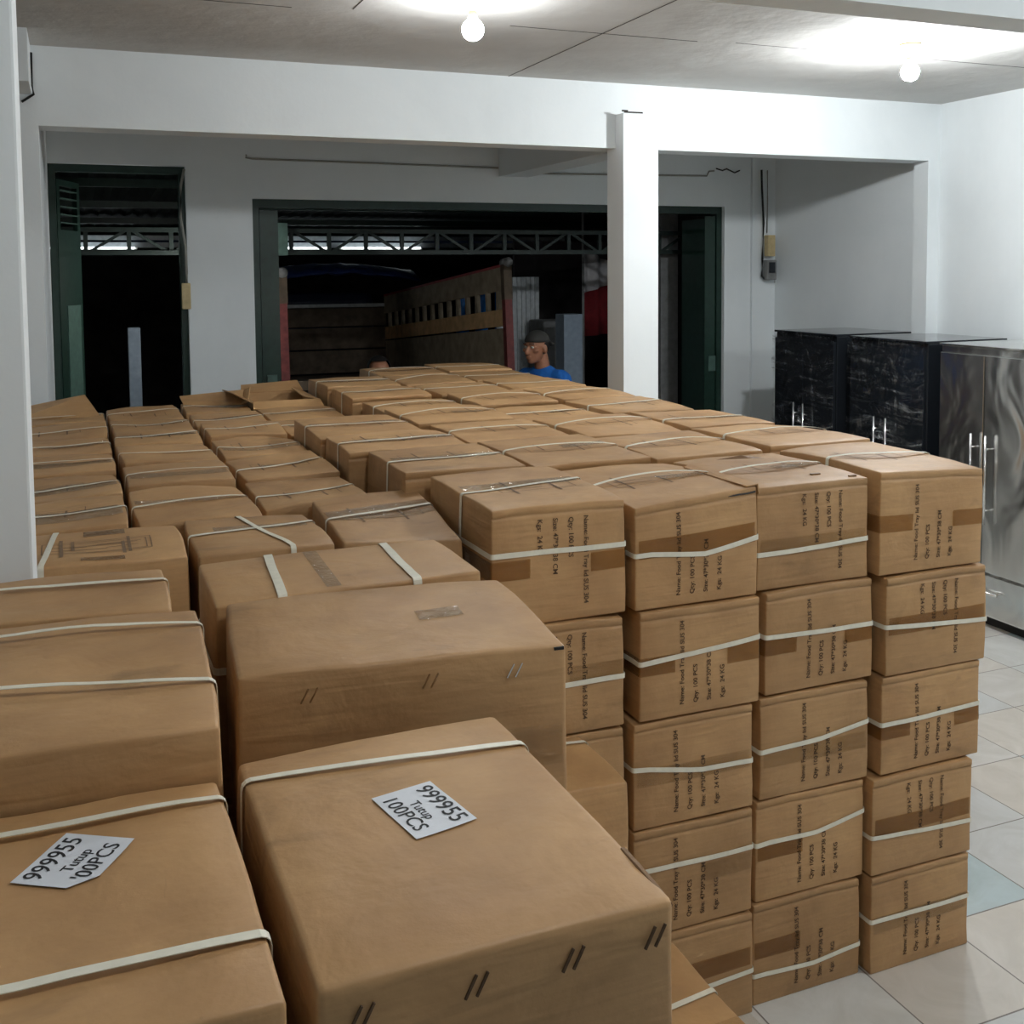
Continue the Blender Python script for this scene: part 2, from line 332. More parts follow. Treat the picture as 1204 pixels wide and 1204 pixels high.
# ---------------------------------------------------------------- cartons
def lin(L, r):
    n = max(2, int(round((L - 2 * r) / .055))); a = [-L / 2, -L / 2 + .3 * r, -L / 2 + r]
    a += [-L / 2 + r + (L - 2 * r) * k / n for k in range(1, n)]
    return a + [L / 2 - r, L / 2 - .3 * r, L / 2]
class Carton:
    """a carton: origin at the centre of its base; P() bends a local point with the carton's dents and bulges"""
    def __init__(s, name, x0, x1, y0, y1, z0, z1, yaw=0, tz=(0, 0, 0, 0), seed=0, rough=1.0, r=.005, crease=True, bulge=.003, sag=.002, hull=None):
        s.w, s.d, s.h = x1 - x0, y1 - y0, z1 - z0; s.tz = tz; s.seed = seed; s.rough = rough; s.bulge = bulge; s.sag = sag; s.r = r; s.crease = crease
        s.root = empty(name, ((x0 + x1) / 2, (y0 + y1) / 2, z0), math.radians(yaw))
        rr = random.Random(seed * 31 + 5)
        s.crush = [(cx, cy, rr.uniform(0, .007) * rough) for cx in (-1, 1) for cy in (-1, 1)]
    def P(s, p):
        x, y, z = p; w, d, h = s.w, s.d, s.h
        u = min(1, max(0, x / w + .5)); v = min(1, max(0, y / d + .5)); t = min(1, max(0, z / h))
        a = s.tz; dz = (a[0] * (1 - u) + a[1] * u) * (1 - v) + (a[2] * (1 - u) + a[3] * u) * v
        su, sv, st = math.sin(PI * u), math.sin(PI * v), math.sin(PI * t)
        q = Vector((x, y, z))
        q.y += s.bulge * su * st * (2 * v - 1) * 1.1; q.x += s.bulge * sv * st * (2 * u - 1) * 1.1
        q.z += dz * t - s.sag * su * sv * t
        for cx, cy, a in s.crush:
            dx = (x - cx * w / 2) / .075; dy = (y - cy * d / 2) / .075; dd = (z - h) / .06
            k = math.exp(-(dx * dx + dy * dy + dd * dd)); q.x -= cx * a * k * .5; q.y -= cy * a * k * .4; q.z -= a * k
        o = Vector((s.seed * 7.3, s.seed * 3.1, s.seed * 1.7))
        n1 = noise.noise_vector(q * 4.5 + o); n2 = noise.noise_vector(q * 13 + o)
        e = .0042 * s.rough
        nx = n1 * e + n2 * e * .28
        q.x += nx.x * min(1, t * 6); q.y += nx.y * min(1, t * 6); q.z += nx.z * t * 1.3
        return q
    def body(s, mat):
        w, d, h, r = s.w, s.d, s.h, s.r
        xs, ys = lin(w, r), lin(d, r); zs = [z + h / 2 for z in lin(h, r)]
        if s.crease: zs = sorted(set([z for z in zs if not (h - .04 < z < h - r - .001)] + [h - .034, h - .026, h - .0225, h - .019]))
        nx, ny, nz = len(xs), len(ys), len(zs); vid = {}; V = []; F = []
        def g(i, j, k):
            key = (i, j, k)
            if key in vid: return vid[key]
            p = Vector((xs[i], ys[j], zs[k])); c = Vector((max(-w / 2 + r, min(w / 2 - r, p.x)), max(-d / 2 + r, min(d / 2 - r, p.y)), max(r, min(h - r, p.z))))
            n = p - c
            if n.length > 1e-9: p = c + n.normalized() * r
            if s.crease and abs(zs[k] - (h - .0225)) < .0005 and (j == 0 or j == ny - 1): p.y += .0036 * (1 if j == 0 else -1)
            if s.crease and zs[k] > h - .021 and (j == 0 or j == ny - 1): p.y += .0018 * (-1 if j == 0 else 1)
            vid[key] = len(V); V.append(s.P(p)); return vid[key]
        for i in range(nx - 1):
            for j in range(ny - 1):
                F.append((g(i, j, nz - 1), g(i + 1, j, nz - 1), g(i + 1, j + 1, nz - 1), g(i, j + 1, nz - 1)))
                F.append((g(i, j, 0), g(i, j + 1, 0), g(i + 1, j + 1, 0), g(i + 1, j, 0)))
        for i in range(nx - 1):
            for k in range(nz - 1):
                F.append((g(i, 0, k), g(i + 1, 0, k), g(i + 1, 0, k + 1), g(i, 0, k + 1)))
                F.append((g(i, ny - 1, k), g(i, ny - 1, k + 1), g(i + 1, ny - 1, k + 1), g(i + 1, ny - 1, k)))
        for j in range(ny - 1):
            for k in range(nz - 1):
                F.append((g(0, j, k), g(0, j, k + 1), g(0, j + 1, k + 1), g(0, j + 1, k)))
                F.append((g(nx - 1, j, k), g(nx - 1, j + 1, k), g(nx - 1, j + 1, k + 1), g(nx - 1, j, k + 1)))
        me = bpy.data.meshes.new('carton_body'); me.from_pydata(V, [], F); me.update()
        return link('carton_body', me, s.root, mat, True)
    def band(s, name, pts, wid, thick, mat, closed=True, lo=.0028):
        """pts: (point, normal) round the carton; wid: width direction"""
        V = []; F = []; n = len(pts); W = Vector(wid)
        for p, nn in pts:
            p = Vector(p); nn = Vector(nn)
            for a, b in ((-.5, 0), (.5, 0), (.5, 1), (-.5, 1)):
                q = s.P(p + W * a) + nn * (lo + thick * b); V.append(q)
        for i in range(n if closed else n - 1):
            j = (i + 1) % n
            for k in range(4): F.append((i * 4 + k, i * 4 + (k + 1) % 4, j * 4 + (k + 1) % 4, j * 4 + k))
        if not closed: F += [(0, 1, 2, 3), (n * 4 - 1, n * 4 - 2, n * 4 - 3, n * 4 - 4)]
        me = bpy.data.meshes.new(name); me.from_pydata(V, [], F); me.update()
        bm = bmesh.new(); bm.from_mesh(me); bmesh.ops.recalc_face_normals(bm, faces=bm.faces[:]); bm.to_mesh(me); bm.free()
        return link(name, me, s.root, mat, False)
    def loop(s, A, B):   # rounded rectangle A x B centred on 0: ((a, b), (na, nb))
        r = s.r; out = []
        cs = [(A / 2 - r, B / 2 - r, 0), (-A / 2 + r, B / 2 - r, 90), (-A / 2 + r, -B / 2 + r, 180), (A / 2 - r, -B / 2 + r, 270)]
        for i, (ca, cb, a0) in enumerate(cs):
            for k in range(4):
                t = math.radians(a0 + 30 * k); out.append(((ca + r * math.cos(t), cb + r * math.sin(t)), (math.cos(t), math.sin(t))))
            nc = cs[(i + 1) % 4]; t = math.radians(a0 + 90); n = (math.cos(t), math.sin(t))
            a = out[-1][0]; b = (nc[0] + r * n[0], nc[1] + r * n[1]); m = max(2, int(math.dist(a, b) / .04))
            for k in range(1, m): out.append(((a[0] + (b[0] - a[0]) * k / m, a[1] + (b[1] - a[1]) * k / m), n))
        return out
    def strap_h(s, fl=.5, fr=.5, kink=0, wd=.0135):   # round the four sides; fl, fr: height fractions from the top at the left and right
        pts = []
        for (a, b), (na, nb) in s.loop(s.w, s.d):
            u = a / s.w + .5; fz = fl + (fr - fl) * u + kink * max(0, 1 - abs(u - .55) / .45)
            pts.append(((a, b, s.h * (1 - fz)), (na, nb, 0)))
        s.band('strap', pts, (0, 0, wd), .0009, STRAP)
    def strap_x(s, yl, yr=None, lift=0, wd=.0135):     # over the top and under, running left to right
        yr = yl if yr is None else yr; pts = []
        for (a, b), (na, nb) in s.loop(s.w, s.h):
            u = a / s.w + .5; y = yl + (yr - yl) * u
            L = lift * math.sin(PI * u) ** .7 if nb > .9 and 0 < u < 1 else 0
            pts.append(((a, y, b + s.h / 2), (na, 0, nb))); pts[-1] = ((a, y, b + s.h / 2), (na, 0, nb), L)
        V = [(p, n) for p, n, _ in pts]
        o = s.band('strap', V, (0, wd, 0), .0009, STRAP)
        if lift:
            for i, (_, _, L) in enumerate(pts):
                for k in range(4): o.data.vertices[i * 4 + k].co.z += L
    def strap_y(s, xf, xb=None, wd=.0135):
        xb = xf if xb is None else xb; pts = []
        for (a, b), (na, nb) in s.loop(s.d, s.h):
            v = a / s.d + .5; pts.append(((xf + (xb - xf) * v, a, b + s.h / 2), (0, na, nb)))
        s.band('strap', pts, (wd, 0, 0), .0009, STRAP)
    def tape_sides(s, zf, le=.1, wd=.05, both=True, full=False, mat=None):   # tape wrapped round the side faces, ends on the front
        mat = mat or TAPE; base = s.loop(s.w, s.d)
        for sg in ((-1, 1) if both and not full else (-1,)):
            path = []
            m = 4
            x_in = -s.w / 2 + le if not full else s.w / 2 - .03
            nfr = max(3, int((x_in + s.w / 2) / .03))
            for k in range(nfr): path.append(((x_in + (-s.w / 2 + s.r - x_in) * k / nfr, -s.d / 2, 0), (0, -1, 0)))
            for k in range(5):
                t = math.radians(270 - 22.5 * k); path.append(((-s.w / 2 + s.r + s.r * math.cos(t), -s.d / 2 + s.r + s.r * math.sin(t), 0), (math.cos(t), math.sin(t), 0)))
            for k in range(1, 9): path.append(((-s.w / 2, -s.d / 2 + s.r + (s.d - 2 * s.r) * k / 8, 0), (-1, 0, 0)))
            pts = [((-sg * p[0] if sg > 0 else p[0], p[1], s.h * (1 - zf)), (-sg * n[0] if sg > 0 else n[0], n[1], 0)) for p, n in path]
            s.band('tape', pts, (0, 0, wd), .0003, mat, False, .0019)
    def tape_top(s, y, x0, x1, wd=.05, mat=None, dy=0):
        n = max(4, int((x1 - x0) / .03)); pts = [((x0 + (x1 - x0) * k / n, y + dy * k / n, s.h), (0, 0, 1)) for k in range(n + 1)]
        s.band('tape', pts, (0, wd, 0), .0003, mat or TAPE, False, .0019)
    def tape_front(s, zf, x0, x1, wd=.05, mat=None, dz=0):
        n = max(4, int((x1 - x0) / .03)); pts = [((x0 + (x1 - x0) * k / n, -s.d / 2, s.h * (1 - zf) + dz * k / n), (0, -1, 0)) for k in range(n + 1)]
        s.band('tape', pts, (0, 0, wd), .0003, mat or TAPE, False, .0019)
    def decal(s, name, src, face, org, ang, mat, off=.0014, parent=None):
        """src: (verts2d, faces) ; laid on a face at org=(a,b), turned by ang"""
        ca, sa = math.cos(ang), math.sin(ang); V = []
        n = Vector((0, 0, 1)) if face == 'top' else Vector((0, -1, 0))
        for x, y in src[0]:
            a = org[0] + ca * x - sa * y; b = org[1] + sa * x + ca * y
            p = (a, b, s.h) if face == 'top' else (a, -s.d / 2, b)
            V.append(s.P(p) + n * off)
        me = bpy.data.meshes.new(name); me.from_pydata(V, [], src[1]); me.update()
        return link(name, me, parent or s.root, mat)

def text_mesh(lines, size, gap, aligned='LEFT', sx=1.0, shear=0, thick=0):
    V, F = [], []
    for i, ln in enumerate(lines):
        txt, sz = ln if isinstance(ln, tuple) else (ln, size)
        cu = bpy.data.curves.new('t', 'FONT'); cu.body = txt; cu.size = sz; cu.align_x = aligned; cu.resolution_u = 3; cu.shear = shear; cu.offset = thick
        ob = bpy.data.objects.new('t', cu); COL.objects.link(ob)
        dg = bpy.context.evaluated_depsgraph_get(); dg.update()
        me = bpy.data.meshes.new_from_object(ob.evaluated_get(dg)); b = len(V)
        V += [(v.co.x * sx, v.co.y - gap * i) for v in me.vertices]; F += [tuple(b + k for k in p.vertices) for p in me.polygons]
        bpy.data.objects.remove(ob); bpy.data.curves.remove(cu); bpy.data.meshes.remove(me)
    return V, F
def rects(rs):
    V, F = [], []
    for x0, y0, x1, y1 in rs:
        nx = max(1, int(abs(x1 - x0) / .03)); ny = max(1, int(abs(y1 - y0) / .03)); b = len(V)
        for j in range(ny + 1):
            for i in range(nx + 1): V.append((x0 + (x1 - x0) * i / nx, y0 + (y1 - y0) * j / ny))
        for j in range(ny):
            for i in range(nx): a = b + j * (nx + 1) + i; F.append((a, a + 1, a + nx + 2, a + nx + 1))
    return V, F
SPEC_TEXT = text_mesh(['Name: Food Tray lid SUS 304', 'Qty: 100 PCS', 'Size: 47*30*38 CM', 'Kgs:  24 KG'], .0190, .043, thick=.0003)
tw = max(v[0] for v in SPEC_TEXT[0])
SPEC_TEXT = ([(x * .232 / tw, y) for x, y in SPEC_TEXT[0]], SPEC_TEXT[1])
FRAME = rects([(-.11, -.05, .11, -.0475), (-.11, .05, .11, .0525), (-.11, -.05, -.1075, .05), (.1075, -.05, .11, .05), (-.075, -.08, -.068, .08), (.05, -.075, .057, .03),
               (-.09, .01, -.02, .014), (-.09, -.02, .02, -.016), (.0, .02, .09, .023)])
def put_text(c, mode, x=0):
    z = c.h / 2
    if mode == 'down': return c.decal('printed_text', SPEC_TEXT, 'front', (x + .065, z + .118), -PI / 2, INK)
    if mode == 'up': return c.decal('printed_text', SPEC_TEXT, 'front', (x - .055, z - .118), PI / 2, INK)

GA, GB, GN, GH = 'cartons of the tall right-hand block', 'cartons of the left-hand block', 'cartons nearest the camera', 'cartons buried inside the stacks'
def finish(c, label, group):
    tag(c.root, label, 'box', group); return c
seed = 10
# plain carton that is copied for everything buried under the visible ones
protos = {}
def filler(x0, x1, y0, y1, z0, z1):
    w, d, h = round(x1 - x0, 2), round(y1 - y0, 2), round(z1 - z0, 2); key = (w, d, h)
    if key not in protos:
        c = Carton('cardboard_box', -w / 2, w / 2, -d / 2, d / 2, 0, h, seed=len(protos) + 300, rough=.8, bulge=.003); c.body(CARD); c.strap_h(.5, .46)
        protos[key] = c.root; root = c.root
    else:
        src = protos[key]; root = src.copy(); COL.objects.link(root)
        for ch in list(src.children):
            k = ch.copy(); COL.objects.link(k); k.parent = root
    root.location = ((x0 + x1) / 2, (y0 + y1) / 2, z0)
    tag(root, 'plain strapped brown carton buried in the stacks under the top layer', 'box', GH)

ordn = ['front', 'second', 'third', 'fourth', 'fifth', 'sixth', 'seventh', 'rearmost']
colA = ['leftmost', 'second from left', 'second from right', 'rightmost']
# ---- block A, top layer: (column, row, x0, x1, y0, y1, ztop, tz)
A = [
 (0, 0, .950, 1.330, 2.48, 2.985, 1.52, (0, 0, 0, 0)), (1, 0, 1.352, 1.735, 2.47, 2.98, 1.505, (-.012, .015, .0, .0)),
 (2, 0, 1.752, 2.138, 2.49, 2.96, 1.510, (0, 0, 0, 0)), (3, 0, 2.165, 2.555, 2.47, 2.965, 1.518, (.002, -.012, 0, .0)),
 (0, 1, .895, 1.285, 3.04, 3.50, 1.52, (0, 0, 0, 0)), (1, 1, 1.300, 1.700, 3.00, 3.53, 1.52, (0, 0, 0, 0)), (2, 1, 1.715, 2.12, 2.985, 3.46, 1.515, (0, 0, 0, 0)), (3, 1, 2.155, 2.58, 3.00, 3.50, 1.52, (0, 0, 0, -.012)),
 (0, 2, .842, 1.27, 3.52, 3.905, 1.515, (0, 0, 0, .0)), (1, 2, 1.285, 1.69, 3.545, 4.03, 1.515, (0, 0, 0, 0)), (2, 2, 1.71, 2.13, 3.48, 3.98, 1.52, (0, -.01, 0, 0)), (3, 2, 2.165, 2.56, 3.52, 4.00, 1.515, (0, 0, 0, -.01)),
 (0, 3, .83, 1.235, 3.93, 4.46, 1.51, (0, 0, 0, 0)), (1, 3, 1.245, 1.66, 4.05, 4.55, 1.52, (0, 0, 0, 0)), (2, 3, 1.69, 2.08, 4.0, 4.50, 1.50, (0, 0, 0, 0)), (3, 3, 2.10, 2.50, 4.02, 4.52, 1.515, (0, 0, 0, 0)),
 (1, 4, 1.255, 1.66, 4.57, 4.99, 1.50, (0, 0, 0, 0)), (2, 4, 1.69, 2.08, 4.53, 5.0, 1.515, (0, 0, 0, 0)), (3, 4, 2.11, 2.50, 4.55, 5.05, 1.515, (0, 0, 0, 0)),
 (1, 5, 1.215, 1.62, 5.01, 5.46, 1.52, (0, 0, 0, 0)), (2, 5, 1.67, 2.06, 5.03, 5.5, 1.51, (0, 0, 0, 0)), (3, 5, 2.09, 2.49, 5.08, 5.57, 1.515, (0, 0, 0, 0)),
 (1, 6, 1.20, 1.60, 5.48, 5.96, 1.525, (0, 0, 0, 0)), (2, 6, 1.64, 2.04, 5.53, 6.01, 1.515, (0, 0, 0, 0)), (3, 6, 2.07, 2.48, 5.6, 6.08, 1.51, (0, 0, 0, 0)),
 (2, 7, 1.64, 2.05, 6.04, 6.56, 1.515, (0, 0, 0, 0)), (3, 7, 2.08, 2.49, 6.11, 6.62, 1.52, (0, 0, 0, 0))]
front_specs = {  # (col, layer from top): text mode, strap fractions (left, right, kink), tape kind
 (0, 0): ('down', (.39, .40, 0), 'ends', .52), (1, 0): ('up', (.47, .47, .07), 'full', .42), (2, 0): ('down', (.66, .62, .0), 'thin', .6), (3, 0): ('up', None, 'ends2', .5),
 (0, 1): ('down', (.55, .55, 0), 'right', .48), (1, 1): ('up', (.47, .38, .0), 'ends', .5), (2, 1): ('up', (.43, .46, 0), 'ends', .53), (3, 1): ('down', (.5, .58, 0), 'full', .5),
 (0, 2): (None, None, None, 0), (1, 2): ('up', (.43, .55, .04), 'thin', .52), (2, 2): ('up', (.53, .42, .03), 'thin', .6), (3, 2): ('up', (.48, .46, 0), 'ends', .55),
 (0, 3): (None, None, None, 0), (1, 3): ('up', (.37, .37, 0), 'right', .5), (2, 3): ('up', (.43, .32, .05), 'left', .5), (3, 3): ('down', (.6, .66, 0), 'full', .5),
 (0, 4): (None, (.5, .5, 0), None, 0), (1, 4): (None, (.57, .57, .02), 'full', .42), (2, 4): ('up', (.70, .68, .04), 'left', .45), (3, 4): ('up', (.45, .47, 0), 'thin', .5)}
looks = {(0, 0): 'with downward-running print', (1, 0): 'with a torn corner', (2, 0): 'with punctured lid', (3, 0): 'without a front strap'}
def dress_front(c, key):
    mode, st, tp, tf = front_specs[key]
    xo = {0: .0, 1: .0, 2: .02, 3: .0}[key[0]]
    if mode: put_text(c, mode, xo)
    if st: c.strap_h(*st)
    if tp == 'ends': c.tape_sides(tf, .105)
    elif tp == 'ends2': c.tape_sides(tf, .12); 
    elif tp == 'full': c.tape_front(tf, -c.w / 2 + .01, c.w / 2 - .01, .052)
    elif tp == 'thin': c.tape_front(tf, -c.w / 2 + .01, c.w / 2 - .01, .05, CTAPE)
    elif tp == 'right': c.tape_front(tf, c.w / 2 - .16, c.w / 2 - .005, .05, CTAPE)
    elif tp == 'left': c.tape_front(tf, -c.w / 2 + .005, -c.w / 2 + .16, .05, TAPE)
for (ci, ri, x0, x1, y0, y1, zt, tz) in A:
    seed += 1
    c = Carton('cardboard_box', x0, x1, y0, y1, 1.212, zt, rnd.uniform(-.6, .6), tz, seed, 1.0)
    c.body(CARD)
    if ri == 0: dress_front(c, (ci, 0))
    else: c.strap_h(.5, .5)
    c.strap_x(rnd.uniform(-.05, .03), rnd.uniform(-.03, .06), rnd.choice([.0, .004, .012, .018]), .0145)
    if ri < 5: c.decal('printed_frame', FRAME, 'top', (rnd.uniform(-.03, .04), rnd.uniform(-.02, .05)), rnd.choice([0, PI]), INKF)
    if ci == 0 or (ci, ri) in ((1, 5), (1, 6), (2, 7)): c.tape_top(rnd.uniform(-.02, .03), -c.w / 2 + .02, c.w / 2 - .02, .06, CTAPE)
    elif rnd.random() < .4: c.tape_top(rnd.uniform(-.02, .05), .02, c.w / 2 - .02, .05, CTAPE)
    if (ci, ri) == (2, 0):
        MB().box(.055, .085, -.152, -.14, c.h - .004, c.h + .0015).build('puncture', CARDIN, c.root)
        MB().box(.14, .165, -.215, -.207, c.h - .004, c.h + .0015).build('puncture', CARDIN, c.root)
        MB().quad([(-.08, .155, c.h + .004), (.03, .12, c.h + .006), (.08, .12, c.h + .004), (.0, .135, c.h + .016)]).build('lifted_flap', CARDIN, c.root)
    if (ci, ri) == (1, 0):
        MB().tube([(.095, -.2535, c.h - .010), (.13, -.2545, c.h - .007), (.16, -.255, c.h - .006), (.184, -.2555, c.h - .003)], .0026, 6).build('torn_corner', BLACKC, c.root)
        f = MB(); f.quad([(.155, -.256, c.h + .012), (.192, -.258, c.h + .016), (.196, .1, c.h + .012), (.172, .1, c.h + .004)]).quad([(.192, -.258, c.h + .016), (.197, -.258, c.h - .01), (.199, .1, c.h - .01), (.196, .1, c.h + .012)])
        fl = f.build('lifted_flap', CARD, c.root); md = fl.modifiers.new('s', 'SOLIDIFY'); md.thickness = .003
    if ri == 0: lab = 'carton %s, top of the %s stack in the tall front' % (looks[(ci, 0)], colA[ci])
    else: lab = 'carton on top of the tall block, %s row, %s stack' % (ordn[ri], colA[ci])
    finish(c, lab, GA)
    # stack below
    for ly in range(1, 5):
        z1 = 1.2075 - .3025 * (ly - 1); z0 = z1 - .3025 + .005
        if ly == 4: z0 = 0
        if ri == 0:
            seed += 1
            jx = {(1, 1): .012, (2, 1): .02, (3, 1): .02, (3, 2): .01, (1, 2): .0, (2, 2): .008, (1, 3): -.005, (2, 3): .0, (3, 3): -.018, (1, 4): .0, (2, 4): -.01, (3, 4): -.02, }.get((ci, ly), 0)
            cc = Carton('cardboard_box', x0 + jx, x1 + jx - .006, y0 + rnd.uniform(-.008, .004), y1 - .01, z0, z1, rnd.uniform(-.9, .9), (0, 0, 0, 0), seed, 1.0)
            cc.body(CARD); dress_front(cc, (ci, ly))
            nm = ['top', 'second', 'third', 'fourth', 'bottom'][ly]
            finish(cc, 'carton in the tall front, %s from the top, %s stack' % (nm, colA[ci]) if ly < 4 else 'carton on the floor, bottom of the %s stack in the tall front' % colA[ci], GA)
        else: filler(x0, x1, y0, y1, z0, z1)

# ---- block B: lower, ragged, columns of cartons to the left
Bc = []
yb1 = [3.0, 3.42, 3.87, 4.32, 4.77, 5.24, 5.72]; yb2 = [3.0, 3.50, 3.97, 4.45, 4.83, 5.30, 5.80]; yb3 = [3.12, 3.54, 4.01, 4.48, 4.92, 5.38, 5.86]
for k in range(6):
    Bc.append(('left', k, -.29, .118, yb1[k] + .006, yb1[k + 1] - .006)); Bc.append(('middle', k, .140, .472, yb2[k] + .006, yb2[k + 1] - .006)); Bc.append(('right', k, .498, .815, yb3[k] + .006, yb3[k + 1] - .006))
bw = {'left': 'pillar-side column', 'middle': 'middle column', 'right': 'right-hand column'}
for (cn, k, x0, x1, y0, y1) in Bc:
    seed += 1
    zt = 1.447 + rnd.uniform(-.007, .007); tz = tuple(rnd.uniform(-.011, .011) for _ in range(4))
    if k == 5: zt -= .01
    c = Carton('cardboard_box', x0, x1, y0, y1, 1.09, zt, rnd.uniform(-1.5, 1.5), tz, seed, 1.5, .006, False, .004, .006)
    c.body(CARD); c.strap_x(rnd.uniform(-.06, .0), rnd.uniform(-.0, .06), rnd.choice([.0, .004, .01]), .012)
    if rnd.random() < .75: c.tape_top(rnd.uniform(-.06, .05), -c.w / 2 + .01, c.w / 2 - .01, rnd.choice([.05, .11]), CTAPE)
    if rnd.random() < .6: c.tape_top(rnd.uniform(.0, .05), -.06, c.w / 2 - .02, .02, TAPE)
    if rnd.random() < .7: c.decal('printed_frame', ([(x * .9, y * .8) for x, y in FRAME[0]], FRAME[1]), 'top', (0, rnd.uniform(-.04, .04)), 0, INKF)
    if cn == 'left' and k == 5:
        f = MB().quad([(-.18, .0, c.h), (.19, -.02, c.h), (.13, .21, c.h + .085), (-.19, .22, c.h + .03)]); fl = f.build('raised_flap', CARD, c.root); fl.modifiers.new('s', 'SOLIDIFY').thickness = .005
    if cn == 'right' and k == 5:
        f = MB().quad([(-.15, .05, c.h), (.13, .02, c.h), (.17, .24, c.h + .05), (-.16, .24, c.h + .03)]).quad([(.13, .02, c.h + .0), (.16, .0, c.h + .02), (.2, .22, c.h + .07), (.17, .24, c.h + .05)]); fl = f.build('raised_flap', CARD, c.root); fl.modifiers.new('s', 'SOLIDIFY').thickness = .005
    finish(c, 'squashed carton of the low left block, %s, %s row%s' % (bw[cn], ['first', 'second', 'third', 'fourth', 'fifth', 'last'][k], ', flap raised' if (cn != 'middle' and k == 5) else ''), GB)
    for ly in range(3): filler(x0 + .005, x1 - .005, y0, y1, ly * .363, ly * .363 + .36)
# column between the low block and the tall block, far back
for k, (y0, y1) in enumerate([(4.52, 4.98), (5.0, 5.46)]):
    seed += 1
    c = Carton('cardboard_box', .835, 1.19, y0, y1, 1.09, 1.435 - .0 * k, rnd.uniform(-1, 1), (0, 0, 0, 0), seed, 1.2); c.body(CARD); c.strap_x(.02, .05); c.tape_top(0, -.15, .17, .06, CTAPE)
    finish(c, 'shiny-taped carton wedged between the low and tall blocks, %s the open carton' % ('just in front of' if k else 'second in front of'), GB)
    for ly in range(3): filler(.84, 1.185, y0, y1, ly * .363, ly * .363 + .36)
# open carton
seed += 1
op = empty('cardboard_box', (1.0, 5.74, 1.09))
MB().box(-.17, .17, -.22, -.214, 0, .37).box(-.17, .17, .214, .22, 0, .37).box(-.17, -.164, -.22, .22, 0, .37).box(.164, .17, -.22, .22, 0, .37).box(-.17, .17, -.22, .22, 0, .008).build('carton_body', CARD, op)
for pts in ([(-.17, -.22, .37), (.17, -.22, .37), (.18, -.30, .33), (-.18, -.29, .34)], [(-.17, .22, .37), (.17, .22, .37), (.16, .34, .415), (-.15, .35, .40)], [(-.17, -.22, .37), (-.17, .22, .37), (-.27, .20, .40), (-.26, -.2, .42)], [(.17, -.22, .37), (.17, .22, .37), (.1, .18, .395), (.09, -.18, .39)]):
    fl = MB().quad(pts).build('flap', CARD, op); fl.modifiers.new('s', 'SOLIDIFY').thickness = .005
tag(op, 'open brown carton with its flaps up, at the back between the two blocks', 'box', GB)
for ly in range(3): filler(.845, 1.18, 5.52, 5.96, ly * .363, ly * .363 + .36)

# ---- cartons nearer the camera (each with the parts the photo shows)
def near(x0, x1, y0, y1, z0, z1, yaw, tz, label, rough=1.0, r=.007, **kw):
    kw.setdefault('crease', False)
    global seed; seed += 1
    c = Carton('cardboard_box', x0, x1, y0, y1, z0, z1, yaw, tz, seed, rough, r, **kw); c.body(CARD); return finish(c, label, GN)
def under(x0, x1, y0, y1, ztop, n):
    h = ztop / n
    for k in range(n): filler(x0 + .004, x1 - .004, y0 + .004, y1 - .004, k * h, (k + 1) * h - .003)
c = near(.255, .585, 2.60, 2.99, 1.09, 1.45, 0, (0, 0, 0, -.005), 'brown carton crossed by two straps, behind the long carton with two lengthwise straps', 1.3, crease=False)
c.strap_x(.0, .07); c.strap_y(.06, -.02); c.tape_top(.05, -.1, .14, .05, CTAPE); under(.255, .585, 2.6, 2.99, 1.087, 3)
c = near(.612, .925, 2.585, 3.09, 1.09, 1.455, -3, (.0, -.03, .0, .015), 'sagging carton under shiny clear tape, leaning on the tall block\'s front left side', 1.6)
c.strap_x(-.02, .07, .004); c.tape_top(.02, -.15, .15, .12, CTAPE, .04); c.decal('printed_frame', FRAME, 'top', (0, .03), .1, INKF); under(.605, .93, 2.59, 3.08, 1.087, 3)
c = near(-.285, .236, 2.615, 2.965, 1.07, 1.452, 0, (0, 0, 0, 0), 'brown carton with printed rectangle and one slanting strap, beside the foreground pillar')
c.strap_y(-.065, -.035); c.decal('printed_frame', ([(x * 1.15, y * 1.1) for x, y in FRAME[0]], FRAME[1]), 'top', (.06, 0), 0, INKF); c.decal('printed_frame', ([(x * 1.05, y * .9) for x, y in FRAME[0]], FRAME[1]), 'top', (.06, 0), PI, INKF)
c.tape_top(.13, .03, .13, .05); c.tape_top(-.13, .02, .12, .04); under(-.285, .236, 2.61, 2.965, 1.067, 3)
c = near(.228, .758, 2.035, 2.345, 1.12, 1.50, -1, (0, .004, .0, .005), 'long brown carton with two white straps running front to back across its lid', 1.0, crease=False)
c.strap_y(-.14, -.122, .018); c.strap_y(.13, .135, .018); c.tape_top(.0, -.05, -.02, .28, CARD and CTAPE); c.strap_h(.34, .36); under(.228, .758, 2.035, 2.345, 1.117, 3)
c = near(.225, .755, 1.60, 2.0, 1.20, 1.508, -5, (0, -.004, .0, -.004), 'large unstrapped brown carton with staples along its front edge, behind the labelled one', .9, .009)
for sx in (-.17, .02, .16):
    for dx in (0, .014): MB().beam((sx + dx, -c.d / 2 - .004, c.h - .05), (sx + dx + .012, -c.d / 2 - .004, c.h - .028), .0022, .0022).build('staple', CHROME, c.root)
c.tape_front(.55, .1, c.w / 2 - .01, .07, CTAPE); c.tape_top(.02, .06, .14, .05, CTAPE)
MB().box(.242, .259, -c.d / 2 - .0015, -c.d / 2 + .004, c.h - .015, c.h - .010).build('torn_slit', BLACKC, c.root)
under(.24, .74, 1.62, 1.98, 1.197, 4)
LBL = []
c = near(-.28, .152, 2.0, 2.285, 1.16, 1.52, -1, (0, 0, 0, .0), 'brown carton with one strap touching the foot of the foreground pillar, left edge', 1.0, crease=False)
c.strap_x(.07, .035, .004); under(-.28, .152, 2.0, 2.285, 1.157, 3)
